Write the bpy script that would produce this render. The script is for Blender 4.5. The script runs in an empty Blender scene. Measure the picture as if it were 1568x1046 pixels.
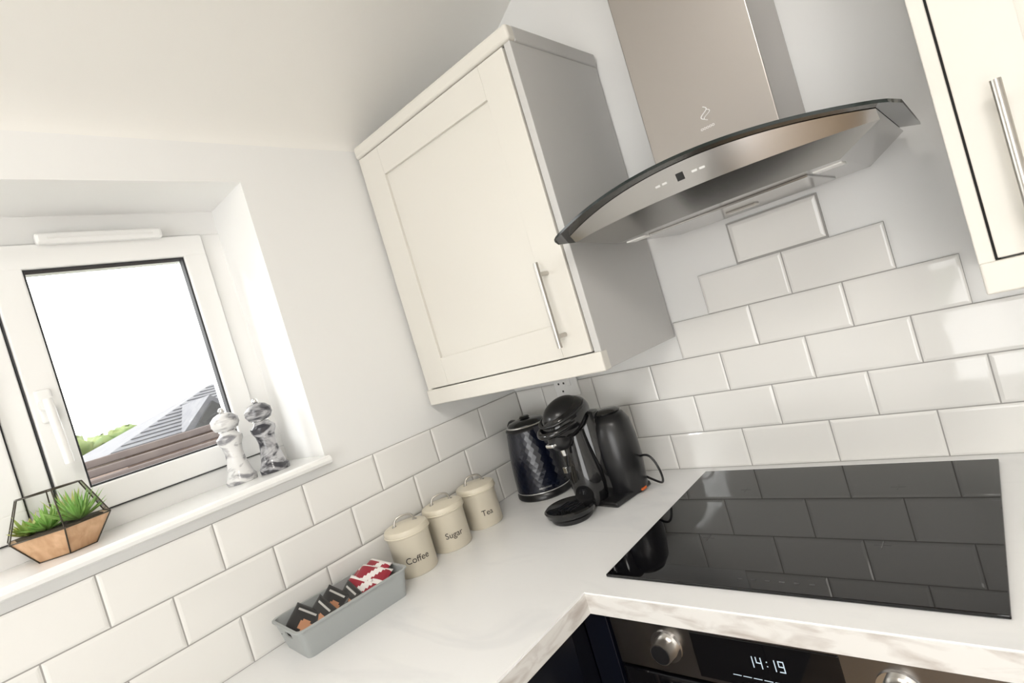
import bpy, bmesh, math, random
import numpy as np
from mathutils import Vector, Matrix, Euler
random.seed(4)
scn=bpy.context.scene
COL=scn.collection
# ------------------------------------------------------------------ materials
def mat(name,col,rough=.5,metal=0,noise=None,bump=None,spec=.5,coat=0,emit=None,trans=0,aniso=0,ior=1.5):
    m=bpy.data.materials.new(name); m.use_nodes=True
    nt=m.node_tree; b=nt.nodes['Principled BSDF']
    b.inputs['Base Color'].default_value=(*col,1); b.inputs['Roughness'].default_value=rough
    b.inputs['Metallic'].default_value=metal; b.inputs['Specular IOR Level'].default_value=spec
    b.inputs['Coat Weight'].default_value=coat; b.inputs['Coat Roughness'].default_value=.03
    b.inputs['Transmission Weight'].default_value=trans; b.inputs['IOR'].default_value=ior
    b.inputs['Anisotropic'].default_value=aniso
    if emit: b.inputs['Emission Color'].default_value=(*emit[0],1); b.inputs['Emission Strength'].default_value=emit[1]
    tc=nt.nodes.new('ShaderNodeTexCoord')
    def mapped(scale):
        mp=nt.nodes.new('ShaderNodeMapping'); nt.links.new(tc.outputs['Object'],mp.inputs[0]); mp.inputs['Scale'].default_value=scale; return mp
    if noise:
        col2,scale,lo,hi=noise[:4]; dist=noise[4] if len(noise)>4 else 0
        mp=mapped(scale if isinstance(scale,tuple) else (scale,)*3)
        if len(noise)>5: mp.inputs['Rotation'].default_value=noise[5]
        n=nt.nodes.new('ShaderNodeTexNoise'); n.inputs['Scale'].default_value=1; n.inputs['Detail'].default_value=5; n.inputs['Distortion'].default_value=dist
        nt.links.new(mp.outputs[0],n.inputs['Vector'])
        r=nt.nodes.new('ShaderNodeValToRGB'); r.color_ramp.elements[0].position=lo; r.color_ramp.elements[1].position=hi
        r.color_ramp.elements[0].color=(*col,1); r.color_ramp.elements[1].color=(*col2,1)
        nt.links.new(n.outputs['Fac'],r.inputs[0]); nt.links.new(r.outputs[0],b.inputs['Base Color'])
    if bump:
        scale,st,di=bump
        mp=mapped(scale if isinstance(scale,tuple) else (scale,)*3)
        n=nt.nodes.new('ShaderNodeTexNoise'); n.inputs['Scale'].default_value=1; n.inputs['Detail'].default_value=3
        nt.links.new(mp.outputs[0],n.inputs['Vector'])
        bp=nt.nodes.new('ShaderNodeBump'); bp.inputs['Strength'].default_value=st; bp.inputs['Distance'].default_value=di
        nt.links.new(n.outputs['Fac'],bp.inputs['Height']); nt.links.new(bp.outputs[0],b.inputs['Normal'])
    return m
def glassmat(name,tint,fac):
    m=bpy.data.materials.new(name); m.use_nodes=True; nt=m.node_tree
    for n in list(nt.nodes): nt.nodes.remove(n)
    o=nt.nodes.new('ShaderNodeOutputMaterial'); t=nt.nodes.new('ShaderNodeBsdfTransparent'); g=nt.nodes.new('ShaderNodeBsdfGlossy')
    g.inputs['Roughness'].default_value=.02; t.inputs[0].default_value=(*tint,1); mx=nt.nodes.new('ShaderNodeMixShader')
    fr=nt.nodes.new('ShaderNodeFresnel'); fr.inputs['IOR'].default_value=1.45
    mm=nt.nodes.new('ShaderNodeMath'); mm.operation='MULTIPLY'; mm.inputs[1].default_value=fac
    nt.links.new(fr.outputs[0],mm.inputs[0]); nt.links.new(mm.outputs[0],mx.inputs[0])
    nt.links.new(t.outputs[0],mx.inputs[1]); nt.links.new(g.outputs[0],mx.inputs[2]); nt.links.new(mx.outputs[0],o.inputs[0])
    return m
M={}
M['wall']=mat('painted_plaster',(.80,.80,.79),.6,bump=(60,.05,.002))
M['ceil']=mat('ceiling_paint',(.85,.84,.805),.7,bump=(50,.05,.002))
M['reveal']=mat('brightened_reveal',(.92,.92,.91),.45)  # wall paint made whiter so the reveal looks strongly lit
M['tile']=mat('glazed_tile',(.81,.80,.775),.05,noise=((.78,.77,.745),1.7,.35,.7),bump=(11,.16,.002))
M['grout']=mat('grout',(.36,.35,.335),.8)
M['top']=mat('marble_laminate',(.83,.83,.83),.2,noise=((.73,.735,.745),(3.0,7,3),.55,.85,1.5,(0,0,.6)))
M['edge']=mat('marble_edge',(.74,.73,.71),.3,noise=((.47,.43,.40),(14,14,44),.46,.72,.6,(.6,.6,.6)))
M['navy']=mat('navy_paint',(.003,.004,.009),.3)
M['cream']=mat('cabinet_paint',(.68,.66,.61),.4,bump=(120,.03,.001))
M['creamshade']=mat('cabinet_paint_shaded',(.53,.525,.515),.45)  # cabinet paint darkened for the side faces, shade put into the colour
M['gap']=mat('shadow_gap',(.03,.03,.03),.8)
M['steel']=mat('brushed_steel',(.42,.395,.375),.28,1,bump=((300,300,2),.03,.0004))
M['steelh']=mat('brushed_steel_horizontal',(.45,.44,.43),.2,1,bump=((3,400,400),.03,.0004))
M['steelo']=mat('oven_steel',(.30,.285,.275),.25,1,bump=((3,400,400),.03,.0004))
M['nickel']=mat('brushed_nickel',(.50,.48,.45),.28,1)
M['chrome']=mat('chrome',(.8,.8,.8),.08,1)
M['pvc']=mat('white_pvc',(.86,.86,.85),.2)
M['sill']=mat('sill_gloss_paint',(.87,.87,.86),.2)
M['gasket']=mat('rubber_gasket',(.03,.03,.035),.6)
M['blackglass']=mat('black_ceramic_glass',(.004,.004,.005),.02,spec=.5)
M['black']=mat('gloss_black_plastic',(.006,.006,.007),.09,coat=.3)
M['blackm']=mat('matt_black_plastic',(.010,.010,.011),.28)
M['navyk']=mat('kettle_navy',(.003,.0045,.013),.2,coat=.2)
M['darkglass']=mat('oven_glass',(.004,.004,.005),.04)
M['can']=mat('cream_enamel',(.68,.625,.51),.3)
M['ink']=mat('dark_print',(.05,.04,.035),.6)
M['greyp']=mat('grey_plastic',(.37,.39,.39),.4)
M['wood']=mat('acacia_wood',(.66,.43,.26),.45,noise=((.48,.28,.15),(60,60,7),.35,.7,.5))
M['wire']=mat('dark_bronze_wire',(.05,.042,.03),.35,.6)
M['soil']=mat('soil',(.05,.035,.02),.9)
M['leaf1']=mat('succulent_green',(.18,.42,.08),.45,noise=((.38,.56,.18),40,.3,.7))
M['leaf2']=mat('succulent_yellow',(.58,.56,.16),.45,noise=((.30,.46,.12),40,.3,.7))
M['marbw']=mat('white_marble',(.76,.76,.76),.15,noise=((.25,.25,.27),(12,12,22),.46,.62,2.0,(.5,.4,0)))
M['marbg']=mat('grey_marble',(.50,.50,.52),.15,noise=((.05,.05,.06),(12,12,22),.38,.54,2.0,(.5,.4,0)))
M['floor']=mat('oak_floor',(.38,.29,.2),.4,noise=((.28,.2,.13),(2,20,2),.3,.7))
M['glass']=glassmat('window_glass',(.97,.98,.98),.6)
M['hoodglass']=glassmat('hood_glass',(.62,.67,.66),1.3)
M['glassedge']=mat('glass_edge',(.006,.012,.011),.15)
M['roof']=mat('slate_roof',(.065,.065,.075),.8,noise=((.095,.095,.10),6,.3,.7))
M['brownroof']=mat('brown_roof_tile',(.055,.040,.037),.8,noise=((.08,.062,.055),5,.3,.7))
M['brick']=mat('brick_wall',(.16,.11,.09),.9)
M['foliage']=mat('foliage',(.06,.10,.025),.8,noise=((.15,.17,.06),4,.3,.7))
M['grass']=mat('ground_grass',(.05,.08,.03),.9)
M['led']=mat('clock_digits',(.1,.1,.1),.5,emit=((.75,.9,1),.75))
M['lampc']=mat('lamp_diffuser',(.9,.9,.88),.3)
M['orange']=mat('orange_plastic',(.6,.12,.02),.4)
# ------------------------------------------------------------------ mesh helpers
def add(name,me,m,smooth=False,parent=None):
    o=bpy.data.objects.new(name,me); COL.objects.link(o)
    if m is not None: me.materials.append(m)
    if smooth:
        for p in me.polygons: p.use_smooth=True
    return o
def mesh(name,v,f,m,smooth=False):
    me=bpy.data.meshes.new(name); me.from_pydata([tuple(x) for x in v],[],f)
    bm=bmesh.new(); bm.from_mesh(me); bmesh.ops.recalc_face_normals(bm,faces=bm.faces); bm.to_mesh(me); bm.free()
    return add(name,me,m,smooth)
def box(name,lo,hi,m,bev=0,seg=2):
    bm=bmesh.new(); bmesh.ops.create_cube(bm,size=1)
    for v in bm.verts:
        v.co=Vector([(lo[i]+hi[i])/2+v.co[i]*abs(hi[i]-lo[i]) for i in range(3)])
    if bev: bmesh.ops.bevel(bm,geom=bm.edges[:],offset=bev,segments=seg,affect='EDGES',profile=.5)
    me=bpy.data.meshes.new(name); bm.to_mesh(me); bm.free()
    return add(name,me,m)
def lathe(name,prof,m,c=(0,0,0),seg=48,sx=1,sy=1,smooth=True):
    v=[];f=[];n=len(prof)
    for r,z in prof:
        for i in range(seg):
            a=2*math.pi*i/seg; v.append((c[0]+r*sx*math.cos(a),c[1]+r*sy*math.sin(a),c[2]+z))
    for j in range(n-1):
        for i in range(seg):
            k=(i+1)%seg; f.append((j*seg+i,j*seg+k,(j+1)*seg+k,(j+1)*seg+i))
    f.append(tuple(range(seg))); f.append(tuple((n-1)*seg+i for i in range(seg)))
    o=mesh(name,v,f,m,smooth)
    if smooth:
        md=o.modifiers.new('es','EDGE_SPLIT'); md.split_angle=math.radians(40)
    return o
def prism(name,pts,axis,a,b,m,bev=0,smooth=False):
    n=len(pts)
    def P(p,t):
        if axis==1: return (p[0],t,p[1])
        if axis==0: return (t,p[0],p[1])
        return (p[0],p[1],t)
    v=[P(p,a) for p in pts]+[P(p,b) for p in pts]
    f=[tuple(range(n)),tuple(range(n,2*n))]+[(i,(i+1)%n,n+(i+1)%n,n+i) for i in range(n)]
    o=mesh(name,v,f,m)
    if bev:
        bm=bmesh.new(); bm.from_mesh(o.data); bmesh.ops.bevel(bm,geom=bm.edges[:],offset=bev,segments=2,affect='EDGES'); bm.to_mesh(o.data); bm.free()
    return o
def tube(name,pts,r,m,cyclic=False,bez=False):
    cu=bpy.data.curves.new(name,'CURVE'); cu.dimensions='3D'; cu.bevel_depth=r; cu.bevel_resolution=4; cu.use_fill_caps=True
    if bez:
        s=cu.splines.new('NURBS'); s.points.add(len(pts)-1)
        for i,p in enumerate(pts): s.points[i].co=(*p,1)
        s.order_u=3; s.use_endpoint_u=True; s.resolution_u=8; s.use_cyclic_u=cyclic
    else:
        s=cu.splines.new('POLY'); s.points.add(len(pts)-1)
        for i,p in enumerate(pts): s.points[i].co=(*p,1)
        s.use_cyclic_u=cyclic
    o=bpy.data.objects.new(name,cu); COL.objects.link(o)
    dg=bpy.context.evaluated_depsgraph_get(); me=bpy.data.meshes.new_from_object(o.evaluated_get(dg))
    bpy.data.objects.remove(o); 
    me.materials.clear()
    return add(name,me,m,True)
def text(name,body,size,m,ext=.0003,xf=None):
    cu=bpy.data.curves.new(name,'FONT'); cu.body=body; cu.size=size; cu.align_x='CENTER'; cu.extrude=ext
    o=bpy.data.objects.new(name,cu); COL.objects.link(o)
    dg=bpy.context.evaluated_depsgraph_get(); me=bpy.data.meshes.new_from_object(o.evaluated_get(dg))
    bpy.data.objects.remove(o); me.materials.clear()
    if xf:
        for v in me.vertices: v.co=xf(v.co)
    return add(name,me,m)
def sphere(name,c,s,m,rot=(0,0,0),u=32,v=20):
    bm=bmesh.new(); bmesh.ops.create_uvsphere(bm,u_segments=u,v_segments=v,radius=1)
    T=Matrix.Translation(c)@Euler(rot).to_matrix().to_4x4()@Matrix.Diagonal((*s,1)); bm.transform(T)
    me=bpy.data.meshes.new(name); bm.to_mesh(me); bm.free()
    return add(name,me,m,True)
def cyl(name,a,b,r,m,seg=24,r2=None):
    a=Vector(a); b=Vector(b); d=b-a
    bm=bmesh.new(); bmesh.ops.create_cone(bm,cap_ends=True,segments=seg,radius1=r,radius2=r if r2 is None else r2,depth=d.length)
    T=Matrix.Translation((a+b)/2)@d.to_track_quat('Z','Y').to_matrix().to_4x4(); bm.transform(T)
    me=bpy.data.meshes.new(name); bm.to_mesh(me); bm.free()
    o=add(name,me,m,True); md=o.modifiers.new('es','EDGE_SPLIT'); md.split_angle=math.radians(40); return o
def group(name,parts,loc=(0,0,0),rz=0):
    e=bpy.data.objects.new(name,None); e.empty_display_size=.05; COL.objects.link(e); e.location=loc; e.rotation_euler=(0,0,rz)
    for p in parts: p.parent=e
    return e
# ------------------------------------------------------------------ room shell (z=0 is the worktop here; lifted 0.9 m at the end)
XR=3.0; YB=-3.6; ZF=-.9; ZC=1.66
WY0,WY1,WZ0,WZ1=-.717,-2.05,.322,1.037
def joinobjs(name,objs):
    bm=bmesh.new()
    mats=[]
    for o in objs:
        me=o.data; 
        for mm in me.materials:
            if mm not in mats: mats.append(mm)
        idx={i:mats.index(mm) for i,mm in enumerate(me.materials)}
        tmp=bmesh.new(); tmp.from_mesh(me)
        for f in tmp.faces: f.material_index=idx.get(f.material_index,0)
        t2=bpy.data.meshes.new('t'); tmp.to_mesh(t2); tmp.free(); bm.from_mesh(t2); bpy.data.meshes.remove(t2)
    me=bpy.data.meshes.new(name); bm.to_mesh(me); bm.free()
    for o in objs: bpy.data.objects.remove(o)
    o=bpy.data.objects.new(name,me); COL.objects.link(o)
    for mm in mats: me.materials.append(mm)
    return o
W=M['wall']
wl=joinobjs('wall_left',[box('a',(-.3,YB,ZF),(0,.2,WZ0),W),box('b',(-.3,YB,WZ1),(0,.2,1.25),W),box('c',(-.3,WY0,WZ0),(0,.2,WZ1),W),box('d',(-.3,YB,WZ0),(0,WY1,WZ1),W)])
wl.data.materials.append(M['reveal'])
for p in wl.data.polygons:
    c=p.center
    if (abs(c.y-WY0)<1e-3 and abs(p.normal.y)>.9) or (abs(c.z-WZ1)<1e-3 and p.normal.z<-.9): p.material_index=1
box('wall_back',(0,0,ZF),(XR,.2,1.8),W)
box('wall_right',(XR,YB,ZF),(XR+.2,.2,1.8),W)
joinobjs('wall_front',[box('a',(-.3,YB-.2,ZF),(.9,YB,1.8),W),box('b',(2.7,YB-.2,ZF),(XR+.2,YB,1.8),W),box('c',(.9,YB-.2,1.25),(2.7,YB,1.8),W)])
box('floor',(-.3,YB-.2,ZF-.1),(XR+.2,.2,ZF),M['floor'])
# unseen slab on posts, added to keep sun out of the far opening
pc=[box('sun_block_slab',(.2,-5.6,1.30),(3.6,-3.81,1.36),M['pvc'])]
for xx in (.3,3.5): pc.append(box('sun_block_post',(xx-.04,-5.55,-3.2),(xx+.04,-5.47,1.30),M['pvc']))
group('sun_blocker',pc)
z0=1.162; sl=.585
pts=[]
for t in np.linspace(0,1,8):
    x=(t*t)*.07; z=(1-t)**2*(z0-.03)+2*t*(1-t)*(z0)+t*t*(z0+.07*sl); pts.append((x,z))
xe=(ZC-z0)/sl
pts+= [(xe,ZC),(XR,ZC),(XR,ZC+.1),(xe-.1,ZC+.1),(-.05,z0+.1),(-.05,z0-.03)]
cl=prism('ceiling',pts,1,YB,0,M['ceil'])
for p in cl.data.polygons:
    p.use_smooth=True
md=cl.modifiers.new('es','EDGE_SPLIT'); md.split_angle=math.radians(25)
# ------------------------------------------------------------------ tiles
PH=.1003; G=.0026
def tile(bm,wall,a0,a1,z0,z1,t=.008,bw=.0065,bh=.0019):
    a0+=G/2;a1-=G/2;z0+=G/2;z1-=G/2
    if a1-a0<.012: return
    bw=min(bw,(a1-a0)/3)
    def P(a,z,d): return (d,-a,z) if wall=='L' else (a,-d,z)
    rings=[(0,0),(0,t-bh),(bw*.5,t-bh*.32),(bw,t)]
    loops=[]
    for ins,d in rings:
        loops.append([bm.verts.new(P(a,z,d)) for a,z in ((a0+ins,z0+ins),(a1-ins,z0+ins),(a1-ins,z1-ins),(a0+ins,z1-ins))])
    for A,B in zip(loops,loops[1:]):
        for i in range(4): bm.faces.new((A[i],A[(i+1)%4],B[(i+1)%4],B[i]))
    bm.faces.new(loops[-1])
def tilerun(name,wall,rows,grouts):
    bm=bmesh.new()
    for (k,start,end,off) in rows:
        a=off-.2*20
        while a<end:
            s=max(a,start); e=min(a+.2,end)
            if e>s:
                if k>=5 and wall=='H': tile(bm,wall,s,e,k*PH,(k+1)*PH,bw=.011,bh=.004)
                else: tile(bm,wall,s,e,k*PH,(k+1)*PH)
            a+=.2
    bmesh.ops.recalc_face_normals(bm,faces=bm.faces)
    me=bpy.data.meshes.new(name); bm.to_mesh(me); bm.free(); me.materials.append(M['tile'])
    t=bpy.data.objects.new('glazed_tiles',me); COL.objects.link(t)
    gp=[]
    for (a0,a1,z0,z1) in grouts:
        lo,hi=((0,-a1,z0),(.0055,-a0,z1)) if wall=='L' else ((a0,-.0055,z0),(a1,0,z1))
        gp.append(box('g',lo,hi,M['grout']))
    g=joinobjs('grout_bed',gp)
    return group(name,[t,g])
a=.5234; b=.1948
q=.0005
tilerun('trim_1','H',[(0,0.009,XR-.001,a),(1,0.009,XR-.001,a+.1),(2,0.009,XR-.001,a),(3,a+.1,a+.7,a+.1),(4,a+.2,a+.6,a+.2),(5,a+.3,a+.5,a+.3)],
  [(.009,XR-.001,0,3*PH-q),(a+.1+q,a+.7-q,3*PH-q,4*PH-q),(a+.2+q,a+.6-q,4*PH-q,5*PH-q),(a+.3+q,a+.5-q,5*PH-q,6*PH-q)])
tilerun('trim_2','L',[(0,.001,3.4,b),(1,.001,3.4,b+.1),(2,.001,3.4,b)],[(.001,3.4,0,3*PH-q)])
# ------------------------------------------------------------------ window
fx0,fx1=-.27,-.2
parts=[]
pv=M['pvc']
def fr(n,y0,y1,z0,z1,x0=fx0,x1=fx1,m=pv,bev=.003): parts.append(box(n,(x0,y0,z0),(x1,y1,z1),m,bev))
FZ0,FZ1=.344,WZ1
fr('frame_right',-.765,WY0+.004,FZ0+.041,.976); fr('frame_top',WY1,WY0+.004,.975,FZ1+.004); fr('frame_bottom',WY1,WY0+.004,FZ0-.002,.386); fr('frame_left',WY1,WY1+.05,.385,.976)
fr('mullion',-1.235,-1.19,.385,.976)
def sash(y0,y1,z0,z1,w,pre):
    x0,x1=-.255,-.185
    for n,lo,hi in (('a',(x0,y0-.003,z0-.003),(-.1985,y1+.003,z0-.0002)),('b',(x0,y0-.003,z1+.0002),(-.1985,y1+.003,z1+.003)),('c',(x0,y0-.003,z0),(-.1985,y0-.0002,z1)),('d',(x0,y1+.0002,z0),(-.1985,y1+.003,z1))):
        parts.append(box(pre+'_gasket_'+n,lo,hi,M['gasket']))
    for n,lo,hi in (('bottom',(x0,y0,z0),(x1,y1,z0+w)),('top',(x0,y0,z1-w),(x1,y1,z1)),('hinge',(x0+.001,y0,z0+w-.004),(x1,y0+w,z1-w+.004)),('lock',(x0+.001,y1-w,z0+w-.004),(x1,y1,z1-w+.004))):
        parts.append(box(pre+'_'+n,lo,hi,pv,.004,3))
    g=.004
    gi=(y0+w,y1-w,z0+w,z1-w)
    for n,lo,hi in (('a',(-.215,gi[0]+g,gi[2]),(-.194,gi[1]-g,gi[2]+g)),('b',(-.215,gi[0]+g,gi[3]-g),(-.194,gi[1]-g,gi[3])),('c',(-.215,gi[0],gi[2]),(-.194,gi[0]+g,gi[3])),('d',(-.215,gi[1]-g,gi[2]),(-.194,gi[1],gi[3]))):
        parts.append(box(pre+'_bead_'+n,lo,hi,M['gasket']))
    parts.append(box(pre+'_glass',(-.222,gi[0]+.0005,gi[2]+.0005),(-.218,gi[1]-.0005,gi[3]-.0005),M['glass']))
sash(-1.186,-.768,.389,.972,.053,'opening_sash')
sash(WY1+.053,-1.238,.389,.972,.053,'side_sash')
parts.append(box('trickle_vent',(-.187,-1.10,.966),(-.165,-.86,.990),pv,.006,3))
parts.append(box('trickle_vent_slot',(-.166,-1.08,.976),(-.1635,-.88,.980),M['wall'],.001))
parts.append(box('handle_plate',(-.187,-1.176,.595),(-.177,-1.148,.665),pv,.005,3))
parts.append(cyl('handle_boss',(-.18,-1.162,.632),(-.145,-1.162,.632),.014,pv))
parts.append(tube('handle_lever',[(-.148,-1.162,.64),(-.143,-1.162,.60),(-.143,-1.160,.55),(-.146,-1.158,.505)],.0085,pv,bez=True))
group('window_1',parts)
prism('trim_3',[(-.2,.322),(.022,.322),(.030,.326),(.033,.333),(.030,.340),(.022,.344),(-.2,.344)],1,WY1,-.7175,M['sill'])
# ------------------------------------------------------------------ worktop
WX=.601; WY=-.618
T=M['top']
v=[(0.0,0,0),(XR,0,0),(XR,WY,0),(WX,WY,0),(WX,-3.0,0),(0,-3.0,0)]
o=mesh('slab',[(x,y,-.04) for x,y,z in v]+[(x,y,0) for x,y,z in v],[(0,1,2,3,4,5),(6,7,8,9,10,11)]+[(i,(i+1)%6,6+(i+1)%6,6+i) for i in range(6)],T)
o.data.materials.append(M['edge'])
for p in o.data.polygons:
    if abs(p.normal.z)<.5: p.material_index=1
bm=bmesh.new(); bm.from_mesh(o.data)
es=[e for e in bm.edges if all(abs(w.co.z)<1e-6 for w in e.verts) and all(w.co.x>=WX-1e-4 and w.co.y<=WY+1e-4 for w in e.verts)]
bmesh.ops.bevel(bm,geom=es,offset=.0025,segments=2,affect='EDGES'); bm.to_mesh(o.data); bm.free()
seam=box('joint_strip',(0.009,WY-.0005,-.002),(WX-.004,WY+.0005,.0001),M['top'])
group('kitchen_worktop',[o,seam])
# ------------------------------------------------------------------ base units
bp=[box('side_run_carcass',(.02,-3.0,ZF+.15),(.560,-.6,-.041),M['navy'])]
y=-.66
for i in range(4):
    bp.append(box('door_%d'%i,(.560,max(y-.595,-3.0),ZF+.16),(.580,y,-.048),M['navy'],.002)); 
    bp.append(cyl('bar_handle_%d'%i,(.607,y-.05,-.30),(.607,y-.05,-.12),.005,M['nickel']))
    for hz in (-.28,-.14): bp.append(cyl('handle_post',(.578,y-.05,hz),(.607,y-.05,hz),.004,M['nickel']))
    y-=.6
bp.append(box('plinth',(.05,-3.0,ZF),(.52,-.1,ZF+.15),M['navy']))
bp+=[box('corner_carcass',(.02,-.57,ZF+.15),(.618,-.02,-.041),M['navy']),box('corner_post',(.562,-.600,ZF+.15),(.618,-.571,-.045),M['navy'],.001)]
group('base_cabinet',bp)
bp=[box('carcass',(1.225,-.57,ZF+.15),(2.4,-.02,-.041),M['navy']),box('plinth',(1.225,-.52,ZF),(2.4,-.06,ZF+.15),M['navy'])]
for i in range(2): bp+= [box('door_%d'%i,(1.228+.59*i,-.598,ZF+.16),(1.228+.59*i+.585,-.572,-.048),M['navy'],.002),cyl('bar_handle_%d'%i,(1.27+.59*i,-.625,-.3),(1.27+.59*i,-.625,-.12),.005,M['nickel'])]
group('base_cabinet',bp)
OX0,OX1=.625,1.220
ov=[box('oven_body',(OX0+.01,-.57,ZF),(OX1-.01,-.05,-.043),M['blackm']),
    box('control_panel',(OX0,-.600,-.142),(OX1,-.571,-.046),M['steelo'],.002),
    box('oven_door',(OX0,-.600,-.64),(OX1,-.571,-.148),M['darkglass'],.003),
    box('lower_trim',(OX0,-.600,-.88),(OX1,-.571,-.645),M['navy'],.003),
    box('display',(.783,-.6015,-.134),(1.005,-.5995,-.056),M['darkglass'],.001)]
ov.append(cyl('door_handle',(OX0+.05,-.640,-.195),(OX1-.05,-.640,-.195),.009,M['steelh']))
for xx in (OX0+.07,OX1-.07): ov.append(cyl('handle_post',(xx,-.600,-.195),(xx,-.640,-.195),.007,M['steelh']))
for i,xx in enumerate((.732,1.070)):
    zz=-.092
    ov.append(cyl('knob_ring_%d'%i,(xx,-.599,zz),(xx,-.603,zz),.028,M['chrome'],40))
    ov.append(cyl('knob_%d'%i,(xx,-.601,zz),(xx,-.624,zz),.021,M['nickel'],40,.0185))
    ov.append(cyl('knob_face_%d'%i,(xx,-.6235,zz),(xx,-.6255,zz),.0165,M['blackm'],40))
def seg7(x,z,ch,w=.0085,h=.018,t=.0013):
    S7={'1':'bc','4':'fgbc','9':'abcdfg'}[ch]; P=[]
    R_={'a':(0,w,h-t,h),'d':(0,w,0,t),'g':(0,w,h/2-t/2,h/2+t/2),'b':(w-t,w,h/2,h),'c':(w-t,w,0,h/2),'f':(0,t,h/2,h),'e':(0,t,0,h/2)}
    for s_ in S7:
        x0_,x1_,z0_,z1_=R_[s_]; P.append(box('segment',(x+x0_,-.6022,z+z0_),(x+x1_,-.6012,z+z1_),M['led']))
    return P
for dx,ch in ((0,'1'),(.013,'4'),(.033,'1'),(.046,'9')): ov+=seg7(.872+dx,-.098,ch)
for dz in (.005,.012): ov.append(box('colon',(.872+.0285,-.6022,-.098+dz),(.872+.030,-.6012,-.098+dz+.0014),M['led']))
for i in range(7): ov.append(box('touch_mark_%d'%i,(.842+.016*i,-.6022,-.1172),(.855+.016*i,-.6014,-.1165),M['led']))
group('built_in_oven',ov)
hb=[box('glass_plate',(.615,-.560,.0005),(1.199,-.045,.006),M['blackglass'],.0015)]
mk=mat('hob_marking',(.05,.05,.052),.2)
for i in range(6): hb.append(box('touch_key_%d'%i,(.86+.022*i,-.535,.0059),(.868+.022*i,-.531,.0062),mk))
for cx,cy in ((.76,-.17),(.76,-.40),(1.05,-.17),(1.05,-.40)):
    hb.append(box('zone_h',(cx-.012,cy-.0006,.0059),(cx+.012,cy+.0006,.0062),mk)); hb.append(box('zone_v',(cx-.0006,cy-.012,.0059),(cx+.0006,cy+.012,.0063),mk))
group('ceramic_hob',hb)
# ------------------------------------------------------------------ wall cabinets
def wallcab(x0,x1,hside):
    C=M['cream']; zb,zt=.363,1.135; yf=-.37
    P=[box('carcass',(x0+.006,-.348,zb+.018),(x1-.006,-.006,zt-.01),M['creamshade']),
       box('side_panel_a',(x0,-.352,zb+.002),(x0+.006,-.009,zt-.035),M['creamshade'],.001),
       box('side_panel_b',(x1-.018,-.366,zb+.002),(x1,-.009,zt-.035),M['creamshade'],.0015),
       box('underside_panel',(x0+.004,-.35,zb+.004),(x1-.018,-.009,zb+.020),C),
       box('light_pelmet',(x0,yf-.002,zb),(x1+.001,-.345,zb+.044),C,.003,3),
       box('cornice_front',(x0,yf-.004,zt-.036),(x1+.005,-.345,zt),C,.008,4),
       box('cornice_side',(x1-.018,-.35,zt-.036),(x1+.004,-.009,zt),M['creamshade'],.004,3),
       box('shadow_gap',(x1-.024,-.360,zb+.045),(x1-.0175,-.347,zt-.036),M['gap'])]
    if hside=='L':
        P.append(box('left_panel_edge',(x0,-.366,zb+.04),(x0+.018,-.345,zt-.03),C,.0015)); P.append(box('gap_left',(x0+.017,-.360,zb+.045),(x0+.024,-.347,zt-.036),M['gap']))
        d0=x0+.021
    else:
        P.append(box('filler_strip',(x0,-.366,zb+.04),(x0+.020,-.345,zt-.03),C,.004,3)); d0=x0+.0215
    d1=x1-.0215; z0,z1=zb+.047,zt-.039; s=.078; y0,y1=yf,-.350
    e=.0012
    P+=[box('stile_left',(d0,y0,z0),(d0+s,y1,z1),C,e),box('stile_right',(d1-s,y0,z0),(d1,y1,z1),C,e),
        box('rail_bottom',(d0+s,y0,z0),(d1-s,y1,z0+s),C,e),box('rail_top',(d0+s,y0,z1-s),(d1-s,y1,z1),C,e),
        box('centre_panel',(d0+s-.003,y0+.008,z0+s-.003),(d1-s+.003,y1-.001,z1-s+.003),C)]
    hx=d1-.055 if hside=='R' else d0+.042
    P.append(cyl('bar_handle',(hx,-.402,.437),(hx,-.402,.632),.006,M['nickel']))
    for hz in (.462,.605): P.append(cyl('handle_post',(hx,-.369,hz),(hx,-.402,hz),.005,M['nickel']))
    return P
group('wall_cabinet',wallcab(.012,.622,'R'))
group('wall_cabinet',wallcab(1.253,1.86,'L'))
# ------------------------------------------------------------------ cooker hood
hc=.924
hp=[box('chimney_duct',(.803,-.250,.690),(1.045,-.0015,1.655),M['steel'],.002)]
def gz(x): return .692-.044*((x-hc)/.3)**2
def gd(x): return .490-.050*((x-hc)/.3)**2
N=48; v=[];f=[]
th=.005
for i in range(N+1):
    x=hc-.3+.6*i/N
    for s,zz in ((0,gz(x)),(1,gz(x)),(2,gz(x)+th),(3,gz(x)+th)):
        yb=-.09; yf=-gd(x)
        e=min(i,N-i)*.6/N
        if e<.03: yf+=.03-math.sqrt(max(0,.03**2-(.03-e)**2))
        v.append((x,yb if s in(0,3) else yf,zz))
for i in range(N):
    for s in range(4): f.append((4*i+s,4*i+(s+1)%4,4*i+4+(s+1)%4,4*i+4+s))
f+= [(0,1,2,3),(4*N,4*N+1,4*N+2,4*N+3)]
g=mesh('curved_glass_canopy',v,f,M['hoodglass'],True); g.data.materials.append(M['glassedge'])
md=g.modifiers.new('es','EDGE_SPLIT'); md.split_angle=math.radians(30)
for p in g.data.polygons:
    if abs(p.normal.z)<.7: p.material_index=1
hp.append(g)
zb=.613
def lipt(x): 
    t=(x-hc)/.27; return Vector((x,-(.455-.050*t*t),gz(x)-.0008))
def lipb(x):
    t=(x-hc)/.27; return Vector((x,-(.441-.050*t*t),gz(x)-.0008-.014-.030*max(0,1-t*t)))
v=[];f=[]
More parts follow.
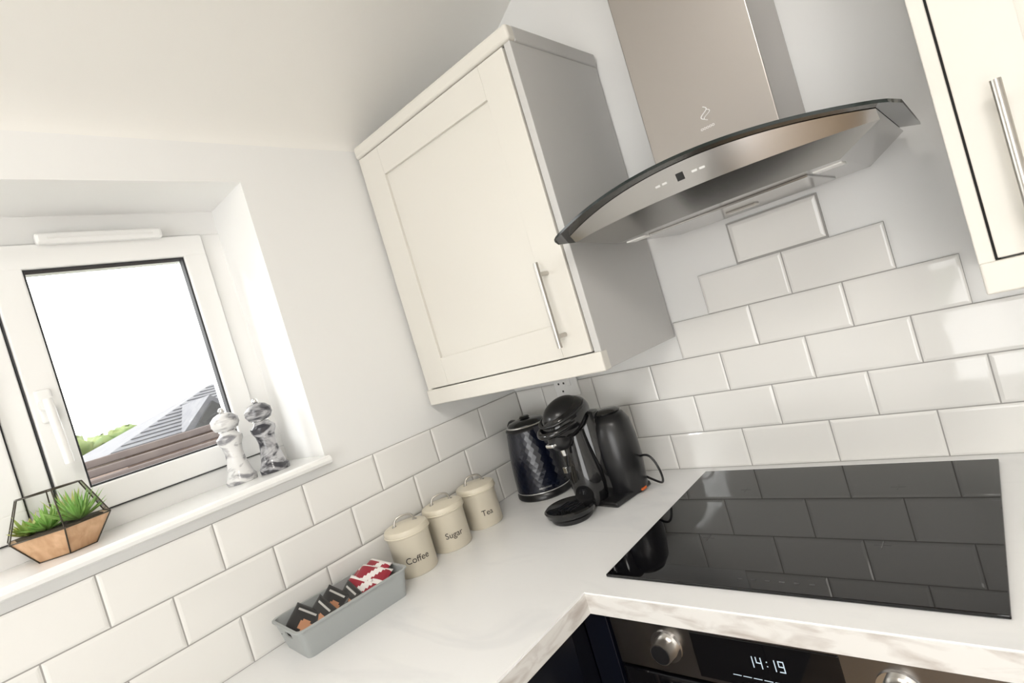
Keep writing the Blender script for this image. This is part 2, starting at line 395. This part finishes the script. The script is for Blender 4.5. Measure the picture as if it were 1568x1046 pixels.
for i in range(N+1):
    t=-1+2*i/N; x=hc+t*.27; xb=hc+t*.205
    v+= [(xb,-.02,zb),(xb,-(.375-.03*t*t),zb),tuple(lipb(x)),tuple(lipt(x)),(x,-.02,gz(x)-.0008)]
for i in range(N):
    for s in range(5): f.append((5*i+s,5*i+(s+1)%5,5*i+5+(s+1)%5,5*i+5+s))
for k in (0,5*N): f+=[(k,k+1,k+2),(k,k+2,k+3,k+4)]
hbd=mesh('hood_body',v,f,M['steelh'],True); md=hbd.modifiers.new('es','EDGE_SPLIT'); md.split_angle=math.radians(14)
hp.append(hbd)
hp.append(box('grease_filter',(hc-.15,-.31,zb-.004),(hc+.15,-.06,zb+.001),M['steelh'],.002))
hp.append(box('filter_latch',(hc-.03,-.20,zb-.008),(hc+.03,-.17,zb-.003),M['nickel'],.002))
for xx in (hc-.18,hc+.18): hp.append(box('lamp',(xx-.022,-.31,zb-.002),(xx+.022,-.27,zb+.001),M['lampc'],.001))
def front(x,u): return lipb(x)+(lipt(x)-lipb(x))*u
def fpatch(n,x0,x1,u0,u1,m,d=.0015):
    P=[front(x0,u0),front(x1,u0),front(x1,u1),front(x0,u1)]; nrm=(P[1]-P[0]).cross(P[3]-P[0]).normalized()
    if nrm.y>0: nrm=-nrm
    v=[p-nrm*.001 for p in P]+[p+nrm*d for p in P]
    return mesh(n,v,[(0,1,2,3),(4,5,6,7)]+[(i,(i+1)%4,4+(i+1)%4,4+i) for i in range(4)],m)
hp.append(fpatch('hood_display',.916,.929,.38,.66,M['darkglass'],.0006))
for i,x in enumerate((.876,.889,.943,.956)): hp.append(fpatch('hood_button_%d'%i,x,x+.009,.48,.56,M['chrome'],.0008))
emb=mat('etched_mark',(.80,.80,.80),.4,.7)
hp.append(tube('etched_swirl',[(hc+.007*math.sin(t*3.0),-.2502,.800+.012*t) for t in np.linspace(-1,1,14)],.0010,emb))
hp.append(tube('etched_swirl_b',[(hc+.005+.007*math.sin(t*3.0),-.2502,.795+.010*t) for t in np.linspace(-1,1,14)],.0008,emb))
hp.append(text('etched_letters','ooooo',.010,emb,.0002,xf=lambda c:Vector((c.x+hc,-.2502-c.z,c.y+.770))))
group('cooker_hood',hp)
# ------------------------------------------------------------------ socket
sk=[box('plate',(.185,-.017,.255),(.275,-.0085,.335),M['pvc'],.003,3),box('rocker',(.236,-.021,.29),(.252,-.016,.318),M['pvc'],.002)]
for dx,dz in ((.215,.275),(.205,.30),(.225,.30)): sk.append(box('pin_slot',(dx-.003,-.0175,dz-.003),(dx+.003,-.0168,dz+.003),M['gap']))
group('wall_socket',sk)
# ------------------------------------------------------------------ kettle
kp=[lathe('power_base',[(.0,0),(.083,0),(.087,.004),(.087,.014),(.082,.02),(.0,.02)],M['blackm']),
    lathe('chrome_band',[(.078,.019),(.084,.021),(.084,.024),(.079,.026)],M['chrome'])]
seg=32; rings=17; v=[];f=[]
def kr(t): return .084-.018*t+.004*math.sin(t*math.pi)
for j in range(rings):
    t=j/(rings-1); rr=kr(t)
    for i in range(seg):
        aa=2*math.pi*(i+(.5 if j%2 else 0))/seg
        v.append((rr*math.cos(aa),rr*math.sin(aa),.026+.182*t))
for j in range(rings-1):
    for i in range(seg):
        k=(i+1)%seg; A=j*seg; B=(j+1)*seg
        if j%2==0: f+=[(A+i,A+k,B+i),(A+k,B+k,B+i)]
        else: f+=[(A+i,B+k,B+i),(A+i,A+k,B+k)]
f.append(tuple(range(seg)));f.append(tuple((rings-1)*seg+i for i in range(seg)))
kp.append(mesh('faceted_body',v,f,M['navyk']))
kp.append(lathe('collar',[(.060,.206),(.0675,.206),(.068,.210),(.064,.216),(.060,.218)],M['blackm']))
kp.append(lathe('collar_ring',[(.058,.2165),(.0635,.217),(.062,.220),(.058,.221)],M['chrome']))
kp.append(lathe('lid',[(.058,.216),(.058,.222),(.052,.229),(.030,.234),(.0,.235)],M['black']))
kp.append(lathe('lid_knob',[(.012,.233),(.017,.238),(.013,.243),(0,.244)],M['blackm'],seg=24))
kp.append(tube('handle',[(-.055,0,.215),(-.085,0,.222),(-.108,0,.208),(-.112,0,.165),(-.108,0,.11),(-.098,0,.075),(-.076,0,.065)],.011,M['blackm'],bez=True))
v=[(.056,-.022,.160),(.056,.022,.160),(.090,0,.214),(.052,-.026,.214),(.052,.026,.214),(.072,0,.160)]
kp.append(mesh('spout',v,[(0,5,2,3),(5,1,4,2),(3,2,4),(0,1,5),(0,3,4,1)],M['navyk']))
def kxf(c):
    an=c.x/.086-math.radians(28); rr=.0845+c.z; return Vector((rr*math.cos(an),rr*math.sin(an),c.y+.034))
kp.append(text('front_label','oooooooo',.009,M['chrome'],.0004,kxf))
group('electric_kettle',kp,(.135,-.138,.0002),math.radians(-18))
# ------------------------------------------------------------------ coffee machine (front = -Y local)
B=M['black']
cm=[]
cm.append(lathe('water_tank',[(.0,.004),(.054,.004),(.060,.015),(.067,.09),(.066,.15),(.060,.195),(.047,.216),(.020,.226),(.0,.227)],M['blackm'],(.036,.046,0),sx=1.0,sy=.9))
cm.append(lathe('tank_cap',[(.038,.217),(.041,.224),(.030,.230),(0,.232)],B,(.036,.046,0)))
cm.append(lathe('rear_spine',[(0,.004),(.045,.004),(.048,.05),(.046,.2),(.036,.235),(0,.245)],B,(-.005,.01,0)))
cm.append(lathe('front_column',[(.0,.004),(.040,.004),(.046,.02),(.050,.055),(.049,.09),(.042,.125),(.036,.16),(.030,.21),(.0,.215)],B,(-.012,-.040,0),sx=1.0,sy=.9))
cm.append(sphere('brew_head',(-.018,-.048,.240),(.058,.080,.050),B,rot=(.30,0,0)))
cm.append(sphere('head_cap',(-.018,-.058,.262),(.044,.060,.034),M['blackm'],rot=(.30,0,0)))
cm.append(tube('head_ring',[(-.018+.053*math.cos(t),-.058+.070*math.sin(t),.258+.018*math.sin(t)) for t in np.linspace(0,2*math.pi,40,endpoint=False)],.0045,M['blackm'],cyclic=True))
cm.append(tube('lock_lever',[(-.066,-.05,.240),(-.066,-.110,.226),(-.018,-.150,.218),(.030,-.110,.226),(.030,-.05,.240)],.009,B,bez=True))
cm.append(lathe('capsule_holder',[(.0,.170),(.018,.170),(.026,.178),(.033,.19),(.033,.212),(0,.215)],M['blackm'],(-.018,-.088,0),seg=28))
cm.append(box('holder_front',(-.034,-.132,.186),(-.004,-.116,.196),M['chrome'],.004))
cm.append(lathe('nozzle',[(0,.152),(.007,.152),(.010,.170),(0,.171)],M['chrome'],(-.018,-.088,0),seg=20))
cm.append(lathe('drip_tray',[(0,.012),(.054,.012),(.064,.018),(.068,.030),(.063,.034),(.058,.030),(0,.029)],B,(-.012,-.128,0)))
cm.append(box('tray_arm',(-.035,-.10,.004),(.008,-.02,.022),B,.006,3))
cm.append(lathe('tray_foot',[(0,.0),(.05,.0),(.055,.006),(.055,.012),(0,.013)],M['blackm'],(-.012,-.128,0)))
for i in range(6): cm.append(box('tray_slot_%d'%i,(-.012-.03+.0105*i,-.153,.0285),(-.012-.026+.0105*i,-.103,.0305),M['blackm']))
cm.append(box('base',(-.045,-.06,0),(.085,.090,.014),M['blackm'],.006,3))
cm.append(box('orange_tag',(.083,.035,.006),(.097,.055,.014),M['orange'],.003))
cm.append(box('level_badge',(-.048,-.0835,.10),(-.034,-.0755,.116),M['chrome'],.001))
cm.append(tube('power_cord',[(.085,.075,.03),(.12,.075,.015),(.150,.06,.02),(.158,.05,.055),(.145,.05,.09),(.12,.055,.10),(.09,.06,.09)],.003,M['blackm'],bez=True))
group('capsule_coffee_machine',cm,(.392,-.188,.0002),math.radians(-8))
# ------------------------------------------------------------------ canisters
def canister(label,loc,r=.052,h=.098):
    C=M['can']
    P=[lathe('body',[(0,.0),(r-.002,.0),(r,.003),(r,h-.008),(r+.0015,h-.006),(r+.0015,h),(0,h)],C),
       lathe('lid',[(0,h),(r+.003,h),(r+.004,h+.003),(r+.004,h+.013),(r+.001,h+.017),(r*.9,h+.018),(r*.5,h+.023),(0,h+.0245)],C)]
    P.append(tube('lid_rim',[((r+.004)*math.cos(t),(r+.004)*math.sin(t),h+.003) for t in np.linspace(0,2*math.pi,40,endpoint=False)],.0018,C,cyclic=True))
    P.append(tube('lid_handle',[(-.026,0,h+.020),(-.024,0,h+.036),(-.010,0,h+.043),(.010,0,h+.043),(.024,0,h+.036),(.026,0,h+.020)],.0026,M['nickel'],bez=True))
    for s in (-1,1): P.append(cyl('handle_mount',(s*.026,0,h+.017),(s*.026,0,h+.024),.006,M['nickel'],16))
    def xf(c):
        an=c.x/r-math.pi/2; rr=r+.0004+c.z; return Vector((rr*math.cos(an),rr*math.sin(an),c.y+h*.36))
    P.append(text('label',label,.022,M['ink'],.0002,xf))
    return group('storage_canister',P,loc,math.radians(64))
canister('Coffee',(.080,-.610,.0002)); canister('Sugar',(.078,-.485,.0002)); canister('Tea',(.076,-.355,.0002))
# ------------------------------------------------------------------ grey tray with sachets
def rrect(hx,hy,r,z,n=6):
    o=[]
    for cx,cy,a0 in ((hx-r,hy-r,0),(-hx+r,hy-r,90),(-hx+r,-hy+r,180),(hx-r,-hy+r,270)):
        for i in range(n+1):
            t=math.radians(a0+90*i/n); o.append((cx+r*math.cos(t),cy+r*math.sin(t),z))
    return o
def loft(name,loops,m,capends=True):
    n=len(loops[0]); v=[p for L in loops for p in L]; f=[]
    for j in range(len(loops)-1):
        for i in range(n): k=(i+1)%n; f.append((j*n+i,j*n+k,(j+1)*n+k,(j+1)*n+i))
    f.append(tuple(range(n))); f.append(tuple((len(loops)-1)*n+i for i in range(n)))
    return mesh(name,v,f,m)
tr=loft('tray_shell',[rrect(.060,.118,.012,0),rrect(.070,.128,.014,.058),rrect(.074,.132,.016,.059),rrect(.074,.132,.016,.062),rrect(.068,.126,.013,.062),rrect(.0575,.1155,.010,.003)],M['greyp'])
cut=box('cut',(-.018,-.16,.036),(.018,-.10,.048),None,.005,3)
cut.data.materials.clear()
md=tr.modifiers.new('b','BOOLEAN'); md.object=cut; md.operation='DIFFERENCE'; md.solver='EXACT'
bpy.context.view_layer.update()
me=bpy.data.meshes.new_from_object(tr.evaluated_get(bpy.context.evaluated_depsgraph_get())); tr.modifiers.clear(); tr.data=me
bpy.data.objects.remove(cut)
def pillow(name,w,h,t,mats,loc,rot,kind):
    n=16; v=[];f=[]
    for s in (1,-1):
        for j in range(n+1):
            for i in range(n+1):
                u=-1+2*i/n; q=-1+2*j/n; e=max(0,(1-u**4)*(1-q**4))**.5
                v.append((u*w/2,q*h/2,s*(t/2*e)+.0004*s))
    K=(n+1)**2; mi=[]
    for s in (0,1):
        for j in range(n):
            for i in range(n):
                p=s*K+j*(n+1)+i; f.append((p,p+1,p+n+2,p+n+1))
                u=-1+(2*i+1)/n; q=-1+(2*j+1)/n
                if kind=='coffee': mi.append(1 if (u-.25)**2/.16+(q+.1)**2/.14<1 else (2 if abs(q-.72)<.08 and abs(u)<.6 else 0))
                else: mi.append(1 if abs(u-q*.5)<.22 or q>.72 else (1 if abs(q+.45)<.14 and u>.2 else 0))
    for i in range(n):
        f.append((i,i+1,K+i+1,K+i)); q=n*(n+1)+i; f.append((q,q+1,K+q+1,K+q))
        q=i*(n+1); f.append((q,q+n+1,K+q+n+1,K+q)); q=i*(n+1)+n; f.append((q,q+n+1,K+q+n+1,K+q)); mi+=[0]*4
    me=bpy.data.meshes.new(name); me.from_pydata(v,[],f)
    for m_ in mats: me.materials.append(m_)
    for p,k in zip(me.polygons,mi): p.material_index=k; p.use_smooth=True
    o=bpy.data.objects.new(name,me); COL.objects.link(o); o.location=loc; o.rotation_euler=rot; return o
sblk=mat('sachet_black',(.012,.011,.011),.3); sora=mat('sachet_orange',(.50,.24,.13),.4); sgry=mat('sachet_silver',(.45,.44,.42),.3)
sred=mat('sachet_red',(.30,.012,.03),.35); swht=mat('sachet_white',(.82,.79,.77),.4)
CF=(sblk,sora,sgry); RD=(sred,swht)
sp=[]
for i,(xx,yy,zz,k_,rx,ry,rzz) in enumerate([(-.012,-.088,.042,0,.75,.35,.35),(.014,-.060,.044,0,.8,.3,.0),(-.006,-.022,.046,0,.7,.3,.2),(.018,.002,.044,0,.8,.2,-.1),(.014,.030,.046,1,.6,.35,.4),(-.016,.045,.050,1,.6,.2,-.2),(.010,.070,.060,1,.30,.30,.5),(-.014,.088,.060,1,.40,.1,.1),(0,.0,.020,0,.1,0,.4),(0,-.05,.014,0,.05,0,.0),(0,.06,.016,1,.05,0,.2)]):
    sp.append(pillow('sachet_%d'%i,.078,.064,.014,RD if k_ else CF,(xx,yy,zz),(rx,ry,rzz),'r' if k_ else 'coffee'))
group('storage_tray',[tr]+sp,(.098,-.822,.0002),math.radians(-4))
# ------------------------------------------------------------------ mills on the sill
def mill(m,loc,top):
    pr=[(0,0),(.033,0),(.034,.004),(.034,.012),(.030,.018),(.026,.03),(.021,.055),(.0195,.072),(.022,.090),(.028,.102),(.0285,.110),(.022,.116),(.017,.122),(.017,.126)]
    hd=[(.017,.127),(.025,.131),(.031,.142),(.030,.155),(.020,.165),(.010,.169),(0,.170)]
    P=[lathe('body',pr,m),lathe('head',hd,m),lathe('neck_ring',[(.018,.1245),(.019,.126),(.018,.1285)],M['chrome'],seg=32),
       sphere('knob',(0,0,.175),(.0075,.0075,.0075),M['chrome'],u=20,v=12)]
    return group(top,P,loc)
mill(M['marbw'],(-.112,-.872,.3442),'salt_mill'); mill(M['marbg'],(-.082,-.804,.3442),'pepper_mill')
# ------------------------------------------------------------------ terrarium
def ring(r,z,n=6,ph=0): return [(r*math.cos(2*math.pi*i/n+ph),r*.8*math.sin(2*math.pi*i/n+ph),z) for i in range(n)]
R0=ring(.052,0.0); R1=ring(.090,.050); R2=ring(.058,.122)
tp=[]
wv=[(x*.97,y*.97,z) for x,y,z in R0]+[(x*.98,y*.98,z) for x,y,z in R1]
tp.append(mesh('wooden_bowl',wv,[tuple(range(6)),tuple(range(6,12))]+[(i,(i+1)%6,6+(i+1)%6,6+i) for i in range(6)],M['wood']))
tp.append(mesh('soil_bed',[(x*.86,y*.86,.0515) for x,y,z in R1]+[(x*.86,y*.86,.049) for x,y,z in R1],[tuple(range(6)),tuple(range(6,12))]+[(i,(i+1)%6,6+(i+1)%6,6+i) for i in range(6)],M['soil']))
for nm,Rg in (('wire_base',R0),('wire_mid',R1),('wire_top',R2)): tp.append(tube(nm,Rg,.0012,M['wire'],cyclic=True))
for i in range(6): tp.append(tube('wire_upright_%d'%i,[R0[i],R1[i],R2[i]],.0012,M['wire']))
tp.append(mesh('glass_panels',R1+R2,[(i,(i+1)%6,6+(i+1)%6,6+i) for i in range(6) if i not in (4,)],glassmat('terrarium_glass',(.97,.98,.97),.8)))
def leafcluster(name,c,n,L,w,m,spread):
    v=[];f=[]
    for k in range(n):
        az=random.uniform(0,2*math.pi); el=random.uniform(.25,1.45)*spread; l=L*random.uniform(.6,1.1)
        d=Vector((math.cos(az)*math.sin(el),math.sin(az)*math.sin(el),math.cos(el))); s=d.cross(Vector((0,0,1)));
        s=s.normalized() if s.length>1e-3 else Vector((1,0,0)); nn=s.cross(d)
        base=len(v); c0=Vector(c)+Vector((math.cos(az),math.sin(az),0))*.004
        for tt,ww in ((0,.35),(.35,1),(.7,.8)):
            p=c0+d*l*tt+Vector((0,0,1))*l*.15*tt*tt
            v+= [p+s*w*ww,p+nn*w*ww*.5,p-s*w*ww,p-nn*w*ww*.5]
        v.append(c0+d*l+Vector((0,0,1))*l*.15)
        for q in range(2):
            for i in range(4): j=(i+1)%4; f.append((base+4*q+i,base+4*q+j,base+4*q+4+j,base+4*q+4+i))
        for i in range(4): f.append((base+8+i,base+8+(i+1)%4,base+12))
    return mesh(name,v,f,m)
tp.append(leafcluster('succulent_a',(.035,0,.053),80,.055,.0032,M['leaf1'],.95))
tp.append(leafcluster('succulent_b',(-.012,-.01,.053),50,.042,.0036,M['leaf1'],1.0))
tp.append(leafcluster('succulent_c',(-.052,.0,.053),30,.036,.0055,M['leaf2'],1.05))
tp.append(leafcluster('succulent_d',(.005,.03,.053),34,.052,.0032,M['leaf2'],.9))
group('geometric_terrarium',tp,(-.105,-1.207,.3445),math.radians(52))
# ------------------------------------------------------------------ outside
hs=[box('house_wall',(-12,.6,-3.2),(-8.4,8,.40),M['brick'])]
hs.append(mesh('main_roof',[(-8,.2,.40),(-8,8.3,.40),(-12.4,8.3,.40),(-12.4,.2,.40),(-10.2,2.6,1.18),(-10.2,6.5,1.18)],[(0,1,5,4),(1,2,5),(2,3,4,5),(3,0,4),(0,1,2,3)],M['roof']))
hs.append(prism('dormer_gable',[(1.32,.46),(1.80,.90),(2.28,.46)],0,-8.0,-10.0,M['roof']))
hs.append(prism('dormer_wall',[(1.42,.42),(1.80,.80),(2.18,.42)],0,-7.96,-8.0,M['gap']))
for k in range(14):
    t=k/14; zz=.402+.78*t; xx=-8-2.2*t
    hs.append(box('slate_course_%d'%k,(xx-.04,.2+2.4*t+.04,zz),(xx+.01,8.2-1.8*t,zz+.012),M['roof']))
group('neighbour_house',hs)
sh=[]
for k in range(8):
    z=-.16+.083*k; x=-4.0-.13*k
    sh.append(box('roof_course_%d'%k,(x-.16,-3.2,z-.02),(x,4.5,z+.05),M['brownroof'],.01))
sh.append(box('shed_body',(-5.6,-3.0,-3.2),(-4.15,4.4,-.2),M['brick']))
group('garden_outbuilding',sh)
tv=[]
for k in range(26):
    tv.append(sphere('clump_%d'%k,(-15+random.uniform(-.6,.6),1.3+random.uniform(-2.2,.9),.45+random.uniform(-.6,.32)),(.38,.38,.3),M['foliage'],u=12,v=8))
for o in tv:
    for p in o.data.vertices: p.co+=Vector([random.uniform(-.07,.07) for _ in range(3)])
tv.append(cyl('trunk',(-15,.9,-3.2),(-15,.9,.2),.15,M['brick']))
group('garden_tree',tv)
box('ground_outside',(-40,-40,-3.4),(-.35,40,-3.2),M['grass'])
# ------------------------------------------------------------------ lights
wd=bpy.data.worlds.new('overcast_sky'); scn.world=wd; wd.use_nodes=True; nt=wd.node_tree
bg=nt.nodes['Background']; bg.inputs[0].default_value=(1,.992,.975,1); bg.inputs[1].default_value=5.5
def area(name,loc,rot,sx,sy,pw,col=(1,1,1)):
    l=bpy.data.lights.new(name,'AREA'); l.shape='RECTANGLE'; l.size=sx; l.size_y=sy; l.energy=pw; l.color=col
    o=bpy.data.objects.new(name,l); COL.objects.link(o); o.location=loc; o.rotation_euler=rot
area('ceiling_lamp',(1.9,-2.0,ZC-.03),(0,0,0),.5,.5,22,(1,.96,.90))
area('ceiling_lamp',(1.15,-1.7,ZC-.03),(0,0,0),.3,.3,7,(1,.96,.90))
sl_=bpy.data.lights.new('reveal_fill_sun','SUN'); sl_.energy=6.0; sl_.angle=math.radians(20)  # soft sun lamp added to brighten the window reveal
so=bpy.data.objects.new('reveal_fill_sun',sl_); COL.objects.link(so)
so.rotation_euler=Vector((.30,.85,-.36)).to_track_quat('-Z','Y').to_euler(); so.location=(-3,-5,3)
# ------------------------------------------------------------------ camera
yaw,pitch,roll=-0.73199,-0.01985,-0.29115
fw=np.array([math.sin(yaw)*math.cos(pitch),math.cos(yaw)*math.cos(pitch),math.sin(pitch)])
rt=np.array([math.cos(yaw),-math.sin(yaw),0]); up=np.cross(rt,fw); c,s=math.cos(roll),math.sin(roll)
r2=c*rt+s*up; u2=-s*rt+c*up
cam=bpy.data.cameras.new('camera'); co=bpy.data.objects.new('camera',cam); COL.objects.link(co)
mw=Matrix(((r2[0],u2[0],-fw[0],1.27215),(r2[1],u2[1],-fw[1],-1.35688),(r2[2],u2[2],-fw[2],.5051),(0,0,0,1)))
co.matrix_world=mw; cam.sensor_width=36; cam.lens=860.03/1619*36; cam.clip_start=.02
scn.camera=co
scn.view_settings.view_transform='Standard'
scn.view_settings.exposure=0
for o in scn.objects:
    if o.parent is None: o.matrix_world=Matrix.Translation((0,0,.9))@(o.matrix_basis.copy())
